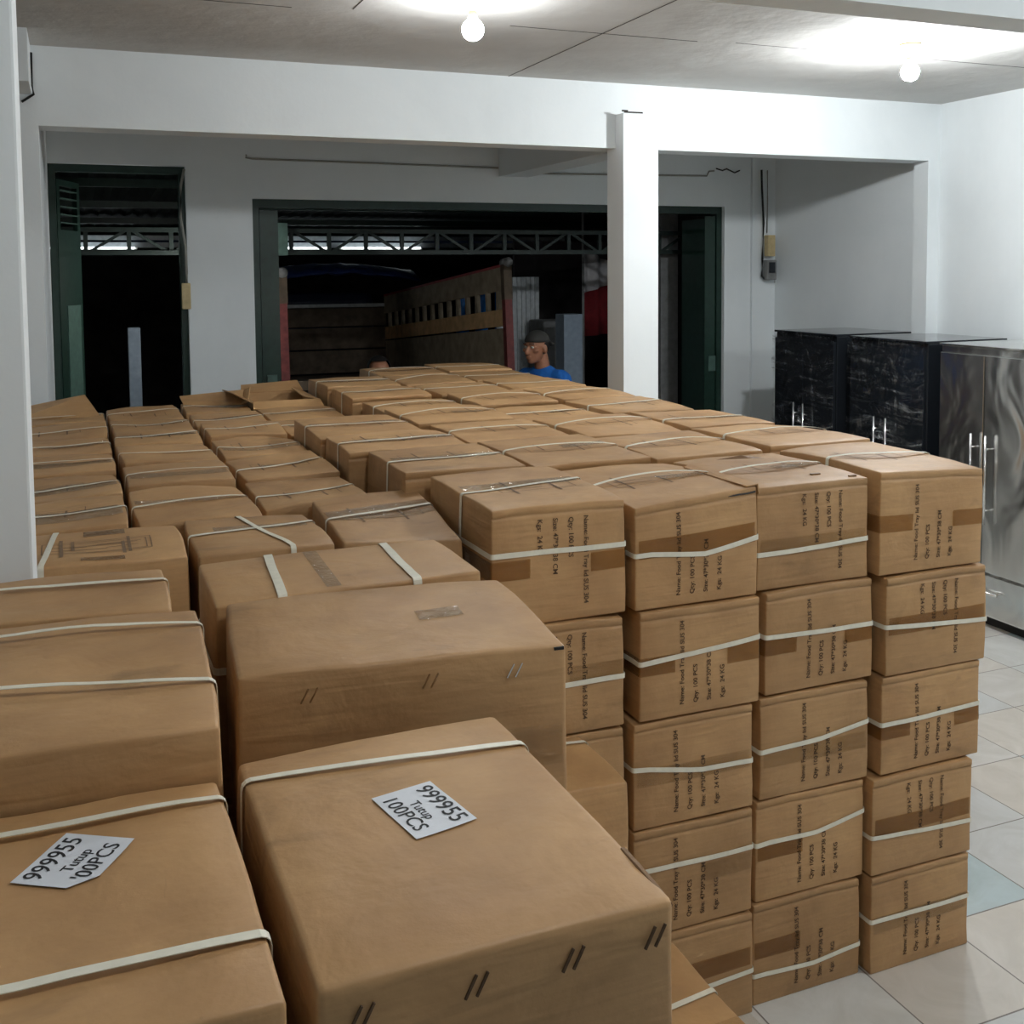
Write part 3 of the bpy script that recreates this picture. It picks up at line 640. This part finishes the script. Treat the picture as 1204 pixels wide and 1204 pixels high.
c = near(-.32, .178, 1.445, 1.985, 1.16, 1.52, -2.5, (-.004, .0, 0, 0), 'dusty brown carton with two bowed straps, at the left edge behind the labelled pair', 1.2)
c.strap_x(.19, .17, .010, .012); c.strap_x(-.03, -.11, .010, .012); under(-.3, .165, 1.46, 1.97, 1.157, 3)
c = near(-.25, .160, .952, 1.436, 1.10, 1.45, 0, (0, 0, 0, 0), 'front left brown carton with a cut-corner white label reading 999955 and two straps', 1.1)
c.strap_x(.175, .175, .006, .012); c.strap_x(-.125, -.135, .004, .014)
G = c; under(-.24, .15, .955, 1.43, 1.097, 3)
c = near(.186, .570, .955, 1.475, 1.15, 1.452, 0, (0, .0, 0, 0), 'large nearest brown carton with a white label reading 999955 and one strap', .8, .009)
c.strap_x(.185, .145, .002, .0125)
for sx in (-.16, -.045, .06, .155):
    for dx in (0, .012): MB().beam((sx + dx, -c.d / 2 - .003, c.h - .046), (sx + dx + .012, -c.d / 2 - .003, c.h - .024), .0025, .0025).build('staple', INK, c.root)
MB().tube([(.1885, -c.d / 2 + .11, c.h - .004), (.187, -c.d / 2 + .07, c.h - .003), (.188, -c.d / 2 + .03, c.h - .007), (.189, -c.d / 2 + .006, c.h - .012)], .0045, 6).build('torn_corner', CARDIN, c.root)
Fb = c; under(.19, .565, .97, 1.47, 1.147, 4)
def label_on(c, cx, cy, ang, w, h, lines, cut=False):
    ang = ang; cut_pts = [(-w / 2, -h / 2), (w / 2, -h / 2), (w / 2, h / 2), (-w / 2, h / 2)]
    if cut: cut_pts = [(-w / 2 + .028, -h / 2), (w / 2, -h / 2), (w / 2, h / 2), (-w / 2, h / 2), (-w / 2, -h / 2 + .022)]
    bm = bmesh.new(); f = bm.faces.new([bm.verts.new((x, y, 0)) for x, y in cut_pts]); 
    bmesh.ops.triangulate(bm, faces=bm.faces[:]); bmesh.ops.subdivide_edges(bm, edges=bm.edges[:], cuts=3, use_grid_fill=True)
    bm.verts.index_update(); src = ([(v.co.x, v.co.y) for v in bm.verts], [tuple(v.index for v in f.verts) for f in bm.faces]); bm.free()
    loc = (cx - c.root.location.x, cy - c.root.location.y)
    st = c.decal('sticker', src, 'top', loc, ang, LABELM, .0022); st['label'] = 'white paper label with black print'
    V, F = [], []
    for txt, sz, ly, sxx, xo in lines:
        v, f = text_mesh([txt], sz, 0, 'CENTER', sxx, thick=.0002); b = len(V); V += [(x + xo, y + ly) for x, y in v]; F += [tuple(b + k for k in p) for p in f]
    c.decal('label_text', (V, F), 'top', loc, ang, BLK, .0027, st)
label_on(Fb, .3825, 1.2405, math.atan2(1.195 - 1.307, .435 - .411), .1145, .084,
         [('999955', .0335, .014, .98, .0), ('Tutup', .0195, -.0095, .98, .002), ('100PCS', .0285, -.0345, .98, -.002)])
label_on(G, -.017, 1.291, math.atan2(1.355 - 1.267, -.025 + .081), .104, .088,
         [('999955', .0315, .016, .93, .0), ('Tutup', .0195, -.008, .98, .0), ("'00PCS", .0275, -.034, .95, .002)], True)
c = near(.77, 1.185, 2.195, 2.465, .605, .905, 0, (0, 0, 0, .012), 'low carton with a drooping lid edge, against the foot of the tall front', 1.4)
c.strap_x(.08, .09, .004); under(.77, 1.185, 2.195, 2.465, .602, 2)
c = near(.77, 1.205, 1.52, 2.03, .305, .605, 0, (0, 0, 0, 0), 'brown strapped and taped carton on the lowest step beside the nearest big carton', 1.1, crease=False)
c.strap_x(.02, .08); c.tape_top(-.04, -.2, .24, .06, CTAPE); under(.77, 1.205, 1.52, 2.03, .302, 1)

# ---------------------------------------------------------------- steel cabinets along the right wall
CX0, CX1 = 4.905, 5.575
def cabinet(y0, y1, mat, label, wrap):
    W = y1 - y0; t = empty('storage_cabinet', (CX0, (y0 + y1) / 2, 0)); h = W / 2
    MB().box(.02, CX1 - CX0, -h, h, .06, 1.64, .006).build('cabinet_body', mat, t)
    MB().box(.06, CX1 - CX0 - .04, -h + .05, h - .05, 0, .06).build('plinth', BLACKC, t)
    MB().box(.0, CX1 - CX0, -h - .004, h + .004, 1.64, 1.655, .004).build('top_sheet', mat if wrap else STEEL, t)
    for sg in (-1, 1):
        y_a, y_b = (-h + .012, -.003) if sg < 0 else (.003, h - .012)
        d = MB().box(-.004, .02, y_a, y_b, .33, 1.6, .004).build('door', mat, t)
        yy = sg * .055
        MB().bar((-.045, yy, .62), (-.045, yy, 1.14), .008).bar((-.045, yy, .7), (0, yy, .7), .006).bar((-.045, yy, 1.06), (0, yy, 1.06), .006).build('handle', CHROME, d, True)
    dr = MB().box(-.004, .02, -h + .012, h - .012, .075, .315, .004).build('drawer', mat, t)
    MB().bar((-.035, -.15, .22), (-.035, .15, .22), .007).bar((-.035, -.13, .22), (0, -.13, .22), .005).bar((-.035, .13, .22), (0, .13, .22), .005).build('handle', CHROME, dr, True)
    if wrap:
        g = MB(); n = 14
        V = [[g.bm.verts.new((-.012 - .02 * abs(noise.noise(Vector((i * .5, k * .31, y0 * 3)))), -h - .006 + (W + .012) * i / n, .02 + 1.65 * k / 24)) for k in range(25)] for i in range(n + 1)]
        for i in range(n):
            for k in range(24): g.bm.faces.new((V[i][k], V[i + 1][k], V[i + 1][k + 1], V[i][k + 1]))
        g.build('plastic_wrap', WRAP, t, True)
    tag(t, label, 'cabinet', 'metal cabinets along the right wall'); return t
cabinet(6.075, 6.775, DSTEEL, 'farthest dark two-door metal cabinet in crumpled clear plastic, beside the back right corner', True)
cabinet(5.215, 5.925, DSTEEL, 'middle dark two-door metal cabinet with streaks of light on its plastic wrap', True)
cabinet(4.385, 5.10, STEEL, 'nearest mirror-like stainless steel cabinet with long bar handles, at the right edge', False)

# ---------------------------------------------------------------- electrics
t = tag(empty('switch_box', (5.57, 7.74, 0)), 'small meter box and switch wired on the wall behind the farthest cabinet', 'switch box')
e0 = Vector((5.5, 7.735, 0))
MB().box(-.10, -.03, -.09, -.03, 2.22, 2.40, .004).build('junction_box', BEIGE, t)
MB().box(-.115, -.02, -.10, -.03, 2.02, 2.19, .01).build('meter_housing', CONCR, t)
MB().box(-.10, -.045, -.112, -.10, 2.08, 2.17).build('meter_window', DSTEEL, t)
MB().bar((-.012, -.06, 1.99), (-.012, -.06, 2.2), .005).build('lever', CHROME, t)
cb = MB().tube([(5.43, 7.70, 2.95), (5.435, 7.70, 2.8), (5.455, 7.70, 2.5), (5.445, 7.70, 2.2), (5.44, 7.70, 2.05), (5.46, 7.69, 2.03)], .009).build('power_cable', BLACKC, None, True)
tag(cb, 'black cable hanging down the back right corner to the meter box', 'cable')
cb = MB().tube([(5.5, 7.715, 2.95), (5.503, 7.715, 2.7), (5.5, 7.715, 2.42)], .005).build('power_cable', GREYC, None, True)
tag(cb, 'thin grey wire running down to the beige junction box in the right corner', 'cable')
def conduit(p, r, lab, m=GREYC): tag(MB().tube(p, r).build('conduit', m, None, True), lab, 'conduit')
conduit([(1.16, 7.762, 2.945), (1.155, 7.762, 2.925), (1.2, 7.762, 2.918), (2.2, 7.762, 2.912), (3.06, 7.762, 2.905)], .007, 'thin conduit along the back wall above the wide opening, left of the pillar')
conduit([(3.33, 7.762, 2.872), (4.2, 7.762, 2.882), (4.93, 7.762, 2.892), (4.95, 7.76, 2.93), (5.0, 7.76, 2.935)], .007, 'thin conduit with kinked end along the back wall, right of the pillar')
for k, (xx, zz) in enumerate([(5.03, 2.95), (5.12, 2.945), (5.2, 2.93)]): pass
conduit([(5.02, 7.76, 2.955), (5.08, 7.757, 2.94), (5.12, 7.757, 2.955), (5.2, 7.757, 2.925), (5.25, 7.757, 2.945)], .006, 'short tangle of dark wire on the back wall near its right corner', BLACKC)
conduit([(-.15, 5.83, 3.2), (-.152, 5.835, 3.05), (-.145, 5.84, 3.0), (-.2, 5.835, 2.96)], .006, 'thin dark wire hanging beside the beam in the upper left corner', BLACKC)
t = tag(empty('cable_socket', (.70, 7.74, 0)), 'beige socket block hanging on a white cable in the left doorway', 'socket')
MB().tube([(.735 - .70, -.0, 2.83), (.01, -.02, 2.72), (.0, -.03, 2.5), (.03, -.02, 2.3), (.032, -.02, 2.12), (.03, -.02, 2.05)], .009).build('cable', GREYC, t, True)
MB().box(-.005, .055, -.035, .0, 1.87, 2.05, .008).build('socket_block', BEIGE, t)

# ---------------------------------------------------------------- outside: covered yard, truck, people
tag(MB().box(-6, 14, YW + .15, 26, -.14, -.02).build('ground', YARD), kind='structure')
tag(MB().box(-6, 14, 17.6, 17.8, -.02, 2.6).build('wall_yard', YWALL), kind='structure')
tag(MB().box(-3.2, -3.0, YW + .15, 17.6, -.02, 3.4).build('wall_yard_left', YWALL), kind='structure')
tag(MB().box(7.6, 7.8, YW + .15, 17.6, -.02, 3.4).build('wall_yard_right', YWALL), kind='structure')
# corrugated roof
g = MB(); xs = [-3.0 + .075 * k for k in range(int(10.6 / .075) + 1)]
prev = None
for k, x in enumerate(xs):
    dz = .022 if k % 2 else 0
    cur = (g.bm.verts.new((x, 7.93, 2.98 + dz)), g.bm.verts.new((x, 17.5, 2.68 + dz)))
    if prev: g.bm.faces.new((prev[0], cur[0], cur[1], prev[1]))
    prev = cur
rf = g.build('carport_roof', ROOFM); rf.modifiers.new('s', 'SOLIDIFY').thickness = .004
for yy, zz in ((9.6, 2.86), (11.6, 2.80), (13.6, 2.73)): MB().box(-3, 7.6, yy, yy + .06, zz - .02, zz + .05).build('purlin', GREEN, rf)
tag(rf, 'dark corrugated carport roof seen through the doorways', 'roof')
def truss(y, z0, z1, x0, x1, lab, col):
    t = empty('roof_truss', (x0, y, 0))
    MB().box(0, x1 - x0, -.025, .025, z1 - .035, z1).build('top_chord', col, t); MB().box(0, x1 - x0, -.025, .025, z0, z0 + .035).build('bottom_chord', col, t)
    q = MB(); st = .30; n = int((x1 - x0) / st)
    for k in range(n):
        a = k * st; q.beam((a, 0, z0), (a, 0, z1), .03, .03)
        if k % 2: q.beam((a, 0, z0 + .01), (a + st, 0, z1 - .01), .022, .022)
        else: q.beam((a, 0, z1 - .01), (a + st, 0, z0 + .01), .022, .022)
    q.build('web_bars', col, t); tag(t, lab, 'truss')
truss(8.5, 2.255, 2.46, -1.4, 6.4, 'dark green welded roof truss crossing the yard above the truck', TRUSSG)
for pos, lab in ((( -1.2, 8.5), 'green steel post carrying the roof truss, far left'), ((6.1, 8.5), 'green steel post carrying the roof truss, far right')):
    p = MB().box(pos[0] - .05, pos[0] + .05, pos[1] - .05, pos[1] + .05, -.02, 2.5)
    p = p.build('truss_post', GREEN); tag(p, lab, 'post')
p = MB().box(1.46, 1.56, 8.42, 8.47, 2.25, 2.50).build('hanger_plate', GREENL); tag(p, 'green plate on the truss at the left of the wide opening', 'plate')
# far pale fascia lit by a tube lamp beyond the truss
fb = MB().box(-2.9, 7.0, 15.0, 15.05, 2.46, 2.53).box(-2.9, 7.0, 15.0, 15.05, 2.56, 2.62).build('fascia_board', PALEM); tag(fb, 'pale fascia boards glimpsed through the truss bars', 'fascia')
for xx, ln, lab in ((-.4, 1.2, 'leftmost'), (2.1, 1.25, 'middle'), (3.5, 1.2, 'rightmost')):
    t = tag(empty('tube_lamp', (xx, 14.945, 2.435)), 'dim tube lamp beyond the truss, %s one' % lab, 'lamp', 'tube lamps beyond the truss')
    MB().box(0, ln, .02, .06, .0, .03).build('lamp_housing', WHITEP, t); MB().bar((.03, 0, .02), (ln - .03, 0, .02), .013).build('tube', mat_emit('tube_glow', (.85, .95, 1), 7), t, True)
# posts
def post(x0, x1, y0, y1, z1, mat, lab): tag(MB().box(x0, x1, y0, y1, -.02, z1, .006).build('concrete_post', mat), lab, 'post')
post(.393, .488, 9.0, 9.1, 1.69, POSTM, 'pale grey-blue square post standing in the left doorway view')
post(4.186, 4.377, 9.0, 9.19, 1.71, POSTM, 'pale grey-blue square post behind the man in blue')
post(4.99, 5.17, 8.62, 8.8, 2.75, CONCR, 'tall dark grey column just right of the white pillar')
# truck, nose down the slope, tail towards the room
tr = empty('cargo_truck', (2.665, 9.0, .0), 0, math.radians(-4.9))
HW = 1.025; LEN = 4.15
MB().box(-HW, HW, 0, LEN, 1.12, 1.2).build('bed_floor', WOODD, tr)
MB().box(-.4, .4, .1, LEN + 1.9, .78, 1.12).build('chassis', BLACKC, tr)
for sg in (1, -1):
    x = sg * HW
    full = sg > 0
    pn = empty('side_gate', (0, 0, 0)); pn.parent = tr
    MB().box(x - .02, x + .02, .05, LEN, 1.22, 1.60).build('lower_plank', WOODM if full else WOODD, pn)
    MB().box(x - .022, x + .022, .05, LEN, 1.62, 1.775).build('middle_plank', WOODL if full else WOODD, pn)
    if full:
        MB().box(x - .022, x + .022, .05, LEN, 1.95, 2.165).build('upper_plank', WOODM, pn)
        MB().box(x - .025, x + .03, .0, LEN, 2.165, 2.19).build('top_rail', REDP, pn)
        for k in range(14): MB().box(x - .018, x + .018, .18 + k * .29, .235 + k * .29, 1.775, 1.95).build('upright_slat', WOODM, pn)
    MB().box(x - .035, x + .035, -.03, .05, 1.1, 1.86).build('corner_post', DRED, pn)
    MB().box(x - .04, x + .04, -.035, .045, 1.86, 2.19 if full else 2.10).build('post_top', WOODD, pn)
    MB().bar((x, -.06, 2.2 if full else 2.12), (x, .06, 2.2 if full else 2.12), .045).build('pulley', CONCR, pn, True)
q = MB()
for z0, z1 in ((1.22, 1.5), (1.52, 1.78), (1.80, 2.03)): q.box(-HW, HW, LEN, LEN + .04, z0, z1)
q.build('front_board', WOODD, tr); MB().box(-HW, HW, LEN - .02, LEN + .05, 2.04, 2.08).build('front_rail', PALEM, tr)
for yy in (.9, LEN + 1.2):
    for sg in (-1, 1): MB().bar((sg * .72, yy, .42 + (.09 if yy < 2 else .46)), (sg * .95, yy, .42 + (.09 if yy < 2 else .46)), .42, seg=28).build('wheel', RUBBER, tr, True)
cabb = MB().box(-.95, .95, LEN + .25, LEN + 1.9, 1.0, 2.25, .12).build('cab', simple('dark_cab_paint', srgb(30, 38, 62), .4), tr)
tag(tr, 'open-backed wooden-sided cargo truck with red top rail parked in the yard', 'truck')
g = MB(); n = 16
V = [[g.bm.verts.new((2.1 + 2.1 * i / n, 13.45 + .9 * k / 6, 2.02 + .12 * math.sin(PI * k / 6) + .10 * math.sin(PI * i / n) + .035 * noise.noise(Vector((i * .6, k * .8, 1))))) for k in range(7)] for i in range(n + 1)]
for i in range(n):
    for k in range(6): g.bm.faces.new((V[i][k], V[i + 1][k], V[i + 1][k + 1], V[i][k + 1]))
tp = g.build('tarpaulin', TARPB, None, True); tp.modifiers.new('s', 'SOLIDIFY').thickness = .03; tag(tp, 'folded dark blue tarpaulin lying on the truck cab', 'tarpaulin')
for k, (xx, ww) in enumerate([(4.35, .16), (4.60, .16), (4.84, .12), (5.02, .22)]):
    b = MB().lathe([(ww * .42, -.0), (ww * .5, .03), (ww * .5, .55), (ww * .42, .6), (ww * .2, .61)], (xx + .05, 12.4, 1.35), 16).build('blue_drum', BLUEP, None, True)
    tag(b, 'bright blue plastic drum seen between the truck slats, %s of four' % ['leftmost', 'second', 'third', 'rightmost'][k], 'drum', 'blue drums behind the slats')
p = MB().box(4.25, 5.35, 12.2, 12.7, .0, 1.35).build('loading_crate', WOODD); tag(p, 'dark crate under the blue drums beyond the truck', 'crate')
g = MB()
for k in range(9): g.box(4.02 + k * .05, 4.045 + k * .05, 10.2, 10.22, .0, 2.05)
g.box(4.0, 4.47, 10.22, 10.24, 0, 2.05)
tag(g.build('metal_shutter', PALEM), 'pale ribbed metal sheet standing right of the truck tail', 'sheet')
p = MB().box(4.75, 5.95, 11.5, 11.53, 1.05, 2.45).box(4.72, 4.76, 11.5, 11.54, -.02, 2.5).box(5.94, 5.98, 11.5, 11.54, -.02, 2.5).build('cloth_banner', BANNER); tag(p, 'dark faded banner hanging on the yard wall right of the truck', 'banner')
p = MB().box(4.30, 4.75, 9.72, 10.12, .0, 1.62, .03).build('water_tank', CONCR); tag(p, 'grey tank with rounded edges behind the man\'s cap', 'tank')
t = tag(empty('flag', (4.92, 10.0, -.02)), 'red and white flag drooping from a thin pole in front of the banner', 'flag')
MB().bar((-.05, 0, 0), (-.05, 0, 2.75), .014).build('pole', CONCR, t, True)
def cloth(nm, pts0, pts1, m, ph):
    g = MB(); n = 10; V = [[g.bm.verts.new((pts0[0] + (pts1[0] - pts0[0]) * i / n, .04 * math.sin(i * 1.3 + ph), pts0[1 if k == 0 else 2] if i == 0 else (pts0[1] + (pts1[1] - pts0[1]) * i / n if k == 0 else pts0[2] + (pts1[2] - pts0[2]) * i / n))) for k in (0, 1)] for i in range(n + 1)]
    for i in range(n): g.bm.faces.new((V[i][0], V[i + 1][0], V[i + 1][1], V[i][1]))
    o = g.build(nm, m, t, True); o.modifiers.new('s', 'SOLIDIFY').thickness = .006
cloth('white_half', (-.04, 2.35, 1.9), (.30, 2.2, 2.0), WHC, 0); cloth('red_half', (-.04, 1.9, 1.45), (.32, 2.0, 1.48), REDC, 0)

t = tag(empty('light_bulb', (.97, 8.10, 2.14)), 'added fill bulb for the truck, unseen behind the back wall between the two doorways', 'lamp')  # added fill light for the truck and yard, hidden by the back wall
MB().lathe([(.04, 0), (.04, -.02), (.025, -.06)]).box(-.02, .02, -.185, .0, -.01, .02).build('lamp_holder', BEIGE, t, True)
MB().ball((0, 0, -.10), .035, 16).build('bulb_globe', mat_emit('yard_fill_glow', (1, .97, .92), 16 / (PI * 4 * PI * .035 ** 2)), t, True)
# people ---------------------------------------------------------------------------------------
def remesh(name, mb, mat, parent, vox=.008, sm=4):
    o = mb.build(name, mat, parent, True)
    m = o.modifiers.new('r', 'REMESH'); m.mode = 'VOXEL'; m.voxel_size = vox; m.use_smooth_shade = True
    if sm: s = o.modifiers.new('s', 'SMOOTH'); s.iterations = sm; s.factor = .5
    return o
def limb(mb, pts):
    for (a, ra), (b, rb) in zip(pts, pts[1:]):
        mb.bar(a, b, ra, rb, 16); mb.ball(a, ra, 14); mb.ball(b, rb, 14)
def ell(mb, c, r, rx=0, rz=0): mb.ball(c, r, 20, Matrix.Rotation(rz, 4, 'Z') @ Matrix.Rotation(rx, 4, 'X'))
def hand(mb, wpos, d):   # palm and five curled fingers
    w = Vector(wpos); d = Vector(d).normalized(); s = d.cross(Vector((0, 0, 1))).normalized(); dn = Vector((0, 0, -1))
    pc = w + d * .05; mb.ball(pc, .03, 12); mb.ball(pc + s * .018, .026, 12); mb.ball(pc - s * .018, .026, 12)
    for k, L in enumerate((.062, .072, .068, .052)):
        b = w + d * .085 + s * (.033 - .022 * k); m = b + d * L * .55 + dn * .008; e = m + d * L * .3 + dn * L * .45
        limb(mb, [(b, .0095), (m, .0088), (e, .0078)])
    b = w + d * .03 + s * .034; limb(mb, [(b, .012), (b + s * .025 + d * .03, .0105), (b + s * .03 + d * .055 + dn * .015, .009)])
def head(mb, c, s=1.0):   # face towards -Y
    c = Vector(c)
    mb.ball(c + Vector((0, .012, .035)) * s, (.076 * s, .096 * s, .088 * s), 24)
    mb.ball(c + Vector((0, -.022, -.03)) * s, (.062 * s, .070 * s, .078 * s), 20)
    mb.ball(c + Vector((0, -.052, -.088)) * s, (.034 * s, .030 * s, .024 * s), 16)
    mb.bar(c + Vector((0, -.090, .012)) * s, c + Vector((0, -.112, -.030)) * s, .009 * s, .015 * s); mb.ball(c + Vector((0, -.108, -.030)) * s, .0155 * s, 12)
    mb.ball(c + Vector((0, -.080, .030)) * s, (.056 * s, .018 * s, .012 * s), 14)
    for x in (-1, 1):
        mb.ball(c + Vector((x * .045, -.062, -.012)) * s, (.024 * s, .022 * s, .02 * s), 12)
        mb.ball(c + Vector((x * .077, .012, -.008)) * s, (.012 * s, .022 * s, .033 * s), 12)
    mb.ball(c + Vector((0, -.088, -.058)) * s, (.026 * s, .012 * s, .007 * s), 12); mb.ball(c + Vector((0, -.086, -.070)) * s, (.022 * s, .012 * s, .008 * s), 12)
def eyes(c, parent, s=1.0):
    c = Vector(c)
    for x in (-1, 1):
        e = MB().ball(c + Vector((x * .031, -.080, .010)) * s, (.014 * s, .008 * s, .008 * s), 12).build('eye', WHITEP, parent, True)
        MB().ball(c + Vector((x * .031, -.0875, .010)) * s, .0045 * s, 10).build('iris', BLACKC, e, True)
        MB().bar(c + Vector((x * .014, -.094, .034)) * s, c + Vector((x * .05, -.082, .036)) * s, .004 * s).build('eyebrow', HAIR, parent, True)
# the man in blue, facing the camera's left
pm = tag(empty('person', (3.14, 7.17, 0), math.radians(-62)), 'person in a blue T-shirt and backward dark cap, looking down behind the cartons', 'person')
hc = Vector((0, -.045, 1.555))
b = MB(); head(b, hc)
limb(b, [((0, .01, 1.49), .052), ((0, .03, 1.40), .058)])
ell(b, (0, .04, 1.24), (.165, .105, .19)); ell(b, (0, .04, 1.02), (.145, .10, .16)); ell(b, (0, .04, .90), (.165, .11, .12)); limb(b, [((-.155, .04, 1.335), .055), ((.155, .04, 1.335), .055)])
for x in (-1, 1):
    limb(b, [((x * .175, .04, 1.325), .053), ((x * .215, .02, 1.06), .042), ((x * .15, -.20, .98), .030)])
    hand(b, (x * .15, -.21, .98), (-x * .35, -1, 0))
    limb(b, [((x * .085, .04, .88), .085), ((x * .10, .02, .48), .056), ((x * .105, .05, .09), .038)]); ell(b, (x * .105, -.03, .04), (.045, .125, .035))
remesh('body', b, SKIN, pm, .0065, 3)
s_ = MB(); ell(s_, (0, .04, 1.235), (.182, .122, .20)); ell(s_, (0, .04, 1.02), (.163, .118, .19)); limb(s_, [((-.16, .04, 1.335), .066), ((.16, .04, 1.335), .066)])
for x in (-1, 1): limb(s_, [((x * .178, .04, 1.325), .066), ((x * .205, .03, 1.16), .060)])
s_.box(-.15, .15, -.05, .13, .84, .95, .05); sh = remesh('t_shirt', s_, BLUES, pm, .009, 5)
cut = MB(); cut.ball((0, -.015, 1.44), (.078, .10, .10), 20); cob = cut.build('neck_cut', BLUES, None)
bo = sh.modifiers.new('b', 'BOOLEAN'); bo.object = cob; bo.operation = 'DIFFERENCE'; bo.solver = 'EXACT'
dg = bpy.context.evaluated_depsgraph_get(); dg.update(); me = bpy.data.meshes.new_from_object(sh.evaluated_get(dg)); sh.modifiers.clear(); sh.data = me; bpy.data.objects.remove(cob)
s_ = MB(); ell(s_, (0, .04, .90), (.178, .122, .13))
for x in (-1, 1): limb(s_, [((x * .088, .04, .86), .098), ((x * .10, .02, .48), .074), ((x * .105, .05, .12), .062)])
remesh('trousers', s_, TROUS, pm, .011, 4)
eyes(hc, pm)
k = MB(); k.ball(hc + Vector((0, .014, .046)), (.084, .104, .084), 24)
for v in list(k.bm.verts):
    if v.co.z < hc.z + .040: k.bm.verts.remove(v)
cp = k.build('cap', CAPM, pm, True); cp.modifiers.new('s', 'SOLIDIFY').thickness = .004
MB().ball(hc + Vector((0, .125, .035)), (.06, .055, .012), 16, Matrix.Rotation(-.5, 4, 'X')).build('cap_brim', CAPM, cp, True)
hr = MB(); hr.ball(hc + Vector((0, .03, .02)), (.081, .088, .078), 20)
for v in list(hr.bm.verts):
    if v.co.y < hc.y + .0: hr.bm.verts.remove(v)
hr.build('hair', HAIR, pm, True)
# the second one, bending forward so that only hair and forehead show
p2 = tag(empty('person', (1.97, 7.36, -.0), math.radians(-8)), 'person bending down behind the farthest cartons, only black hair and forehead showing', 'person')
hc = Vector((0, -.12, 1.40))
b = MB(); head(b, hc, .96)
limb(b, [((0, -.07, 1.33), .05), ((0, .0, 1.28), .056)])
ell(b, (0, .06, 1.13), (.165, .11, .20), -.35); ell(b, (0, .14, .93), (.15, .11, .16)); limb(b, [((-.155, .03, 1.22), .054), ((.155, .03, 1.22), .054)])
for x in (-1, 1):
    limb(b, [((x * .175, .03, 1.21), .052), ((x * .21, -.05, .95), .042), ((x * .16, -.24, .84), .030)]); hand(b, (x * .16, -.25, .84), (-x * .3, -1, -.2))
    limb(b, [((x * .085, .16, .84), .085), ((x * .10, .02, .46), .056), ((x * .105, .10, .09), .038)]); ell(b, (x * .105, .02, .04), (.045, .125, .035))
remesh('body', b, SKIN, p2, .0068, 3)
s_ = MB(); ell(s_, (0, .06, 1.12), (.18, .128, .21), -.35); ell(s_, (0, .14, .93), (.168, .128, .18)); limb(s_, [((-.155, .03, 1.225), .066), ((.155, .03, 1.225), .066)])
for x in (-1, 1): limb(s_, [((x * .178, .03, 1.21), .065), ((x * .20, -.02, 1.06), .058)])
remesh('shirt', s_, TANK, p2, .010, 4)
s_ = MB(); ell(s_, (0, .15, .86), (.178, .13, .14))
for x in (-1, 1): limb(s_, [((x * .088, .15, .82), .098), ((x * .10, .02, .46), .074), ((x * .105, .09, .12), .062)])
remesh('trousers', s_, TROUS, p2, .011, 4)
eyes(hc, p2, .96)
k = MB(); k.ball(hc + Vector((0, .018, .045)), (.086, .104, .092), 24)
for v in list(k.bm.verts):
    if v.co.y < hc.y - .045 and v.co.z < hc.z + .085: k.bm.verts.remove(v)
    elif v.co.z < hc.z - .02: k.bm.verts.remove(v)
k.build('hair', HAIR, p2, True)
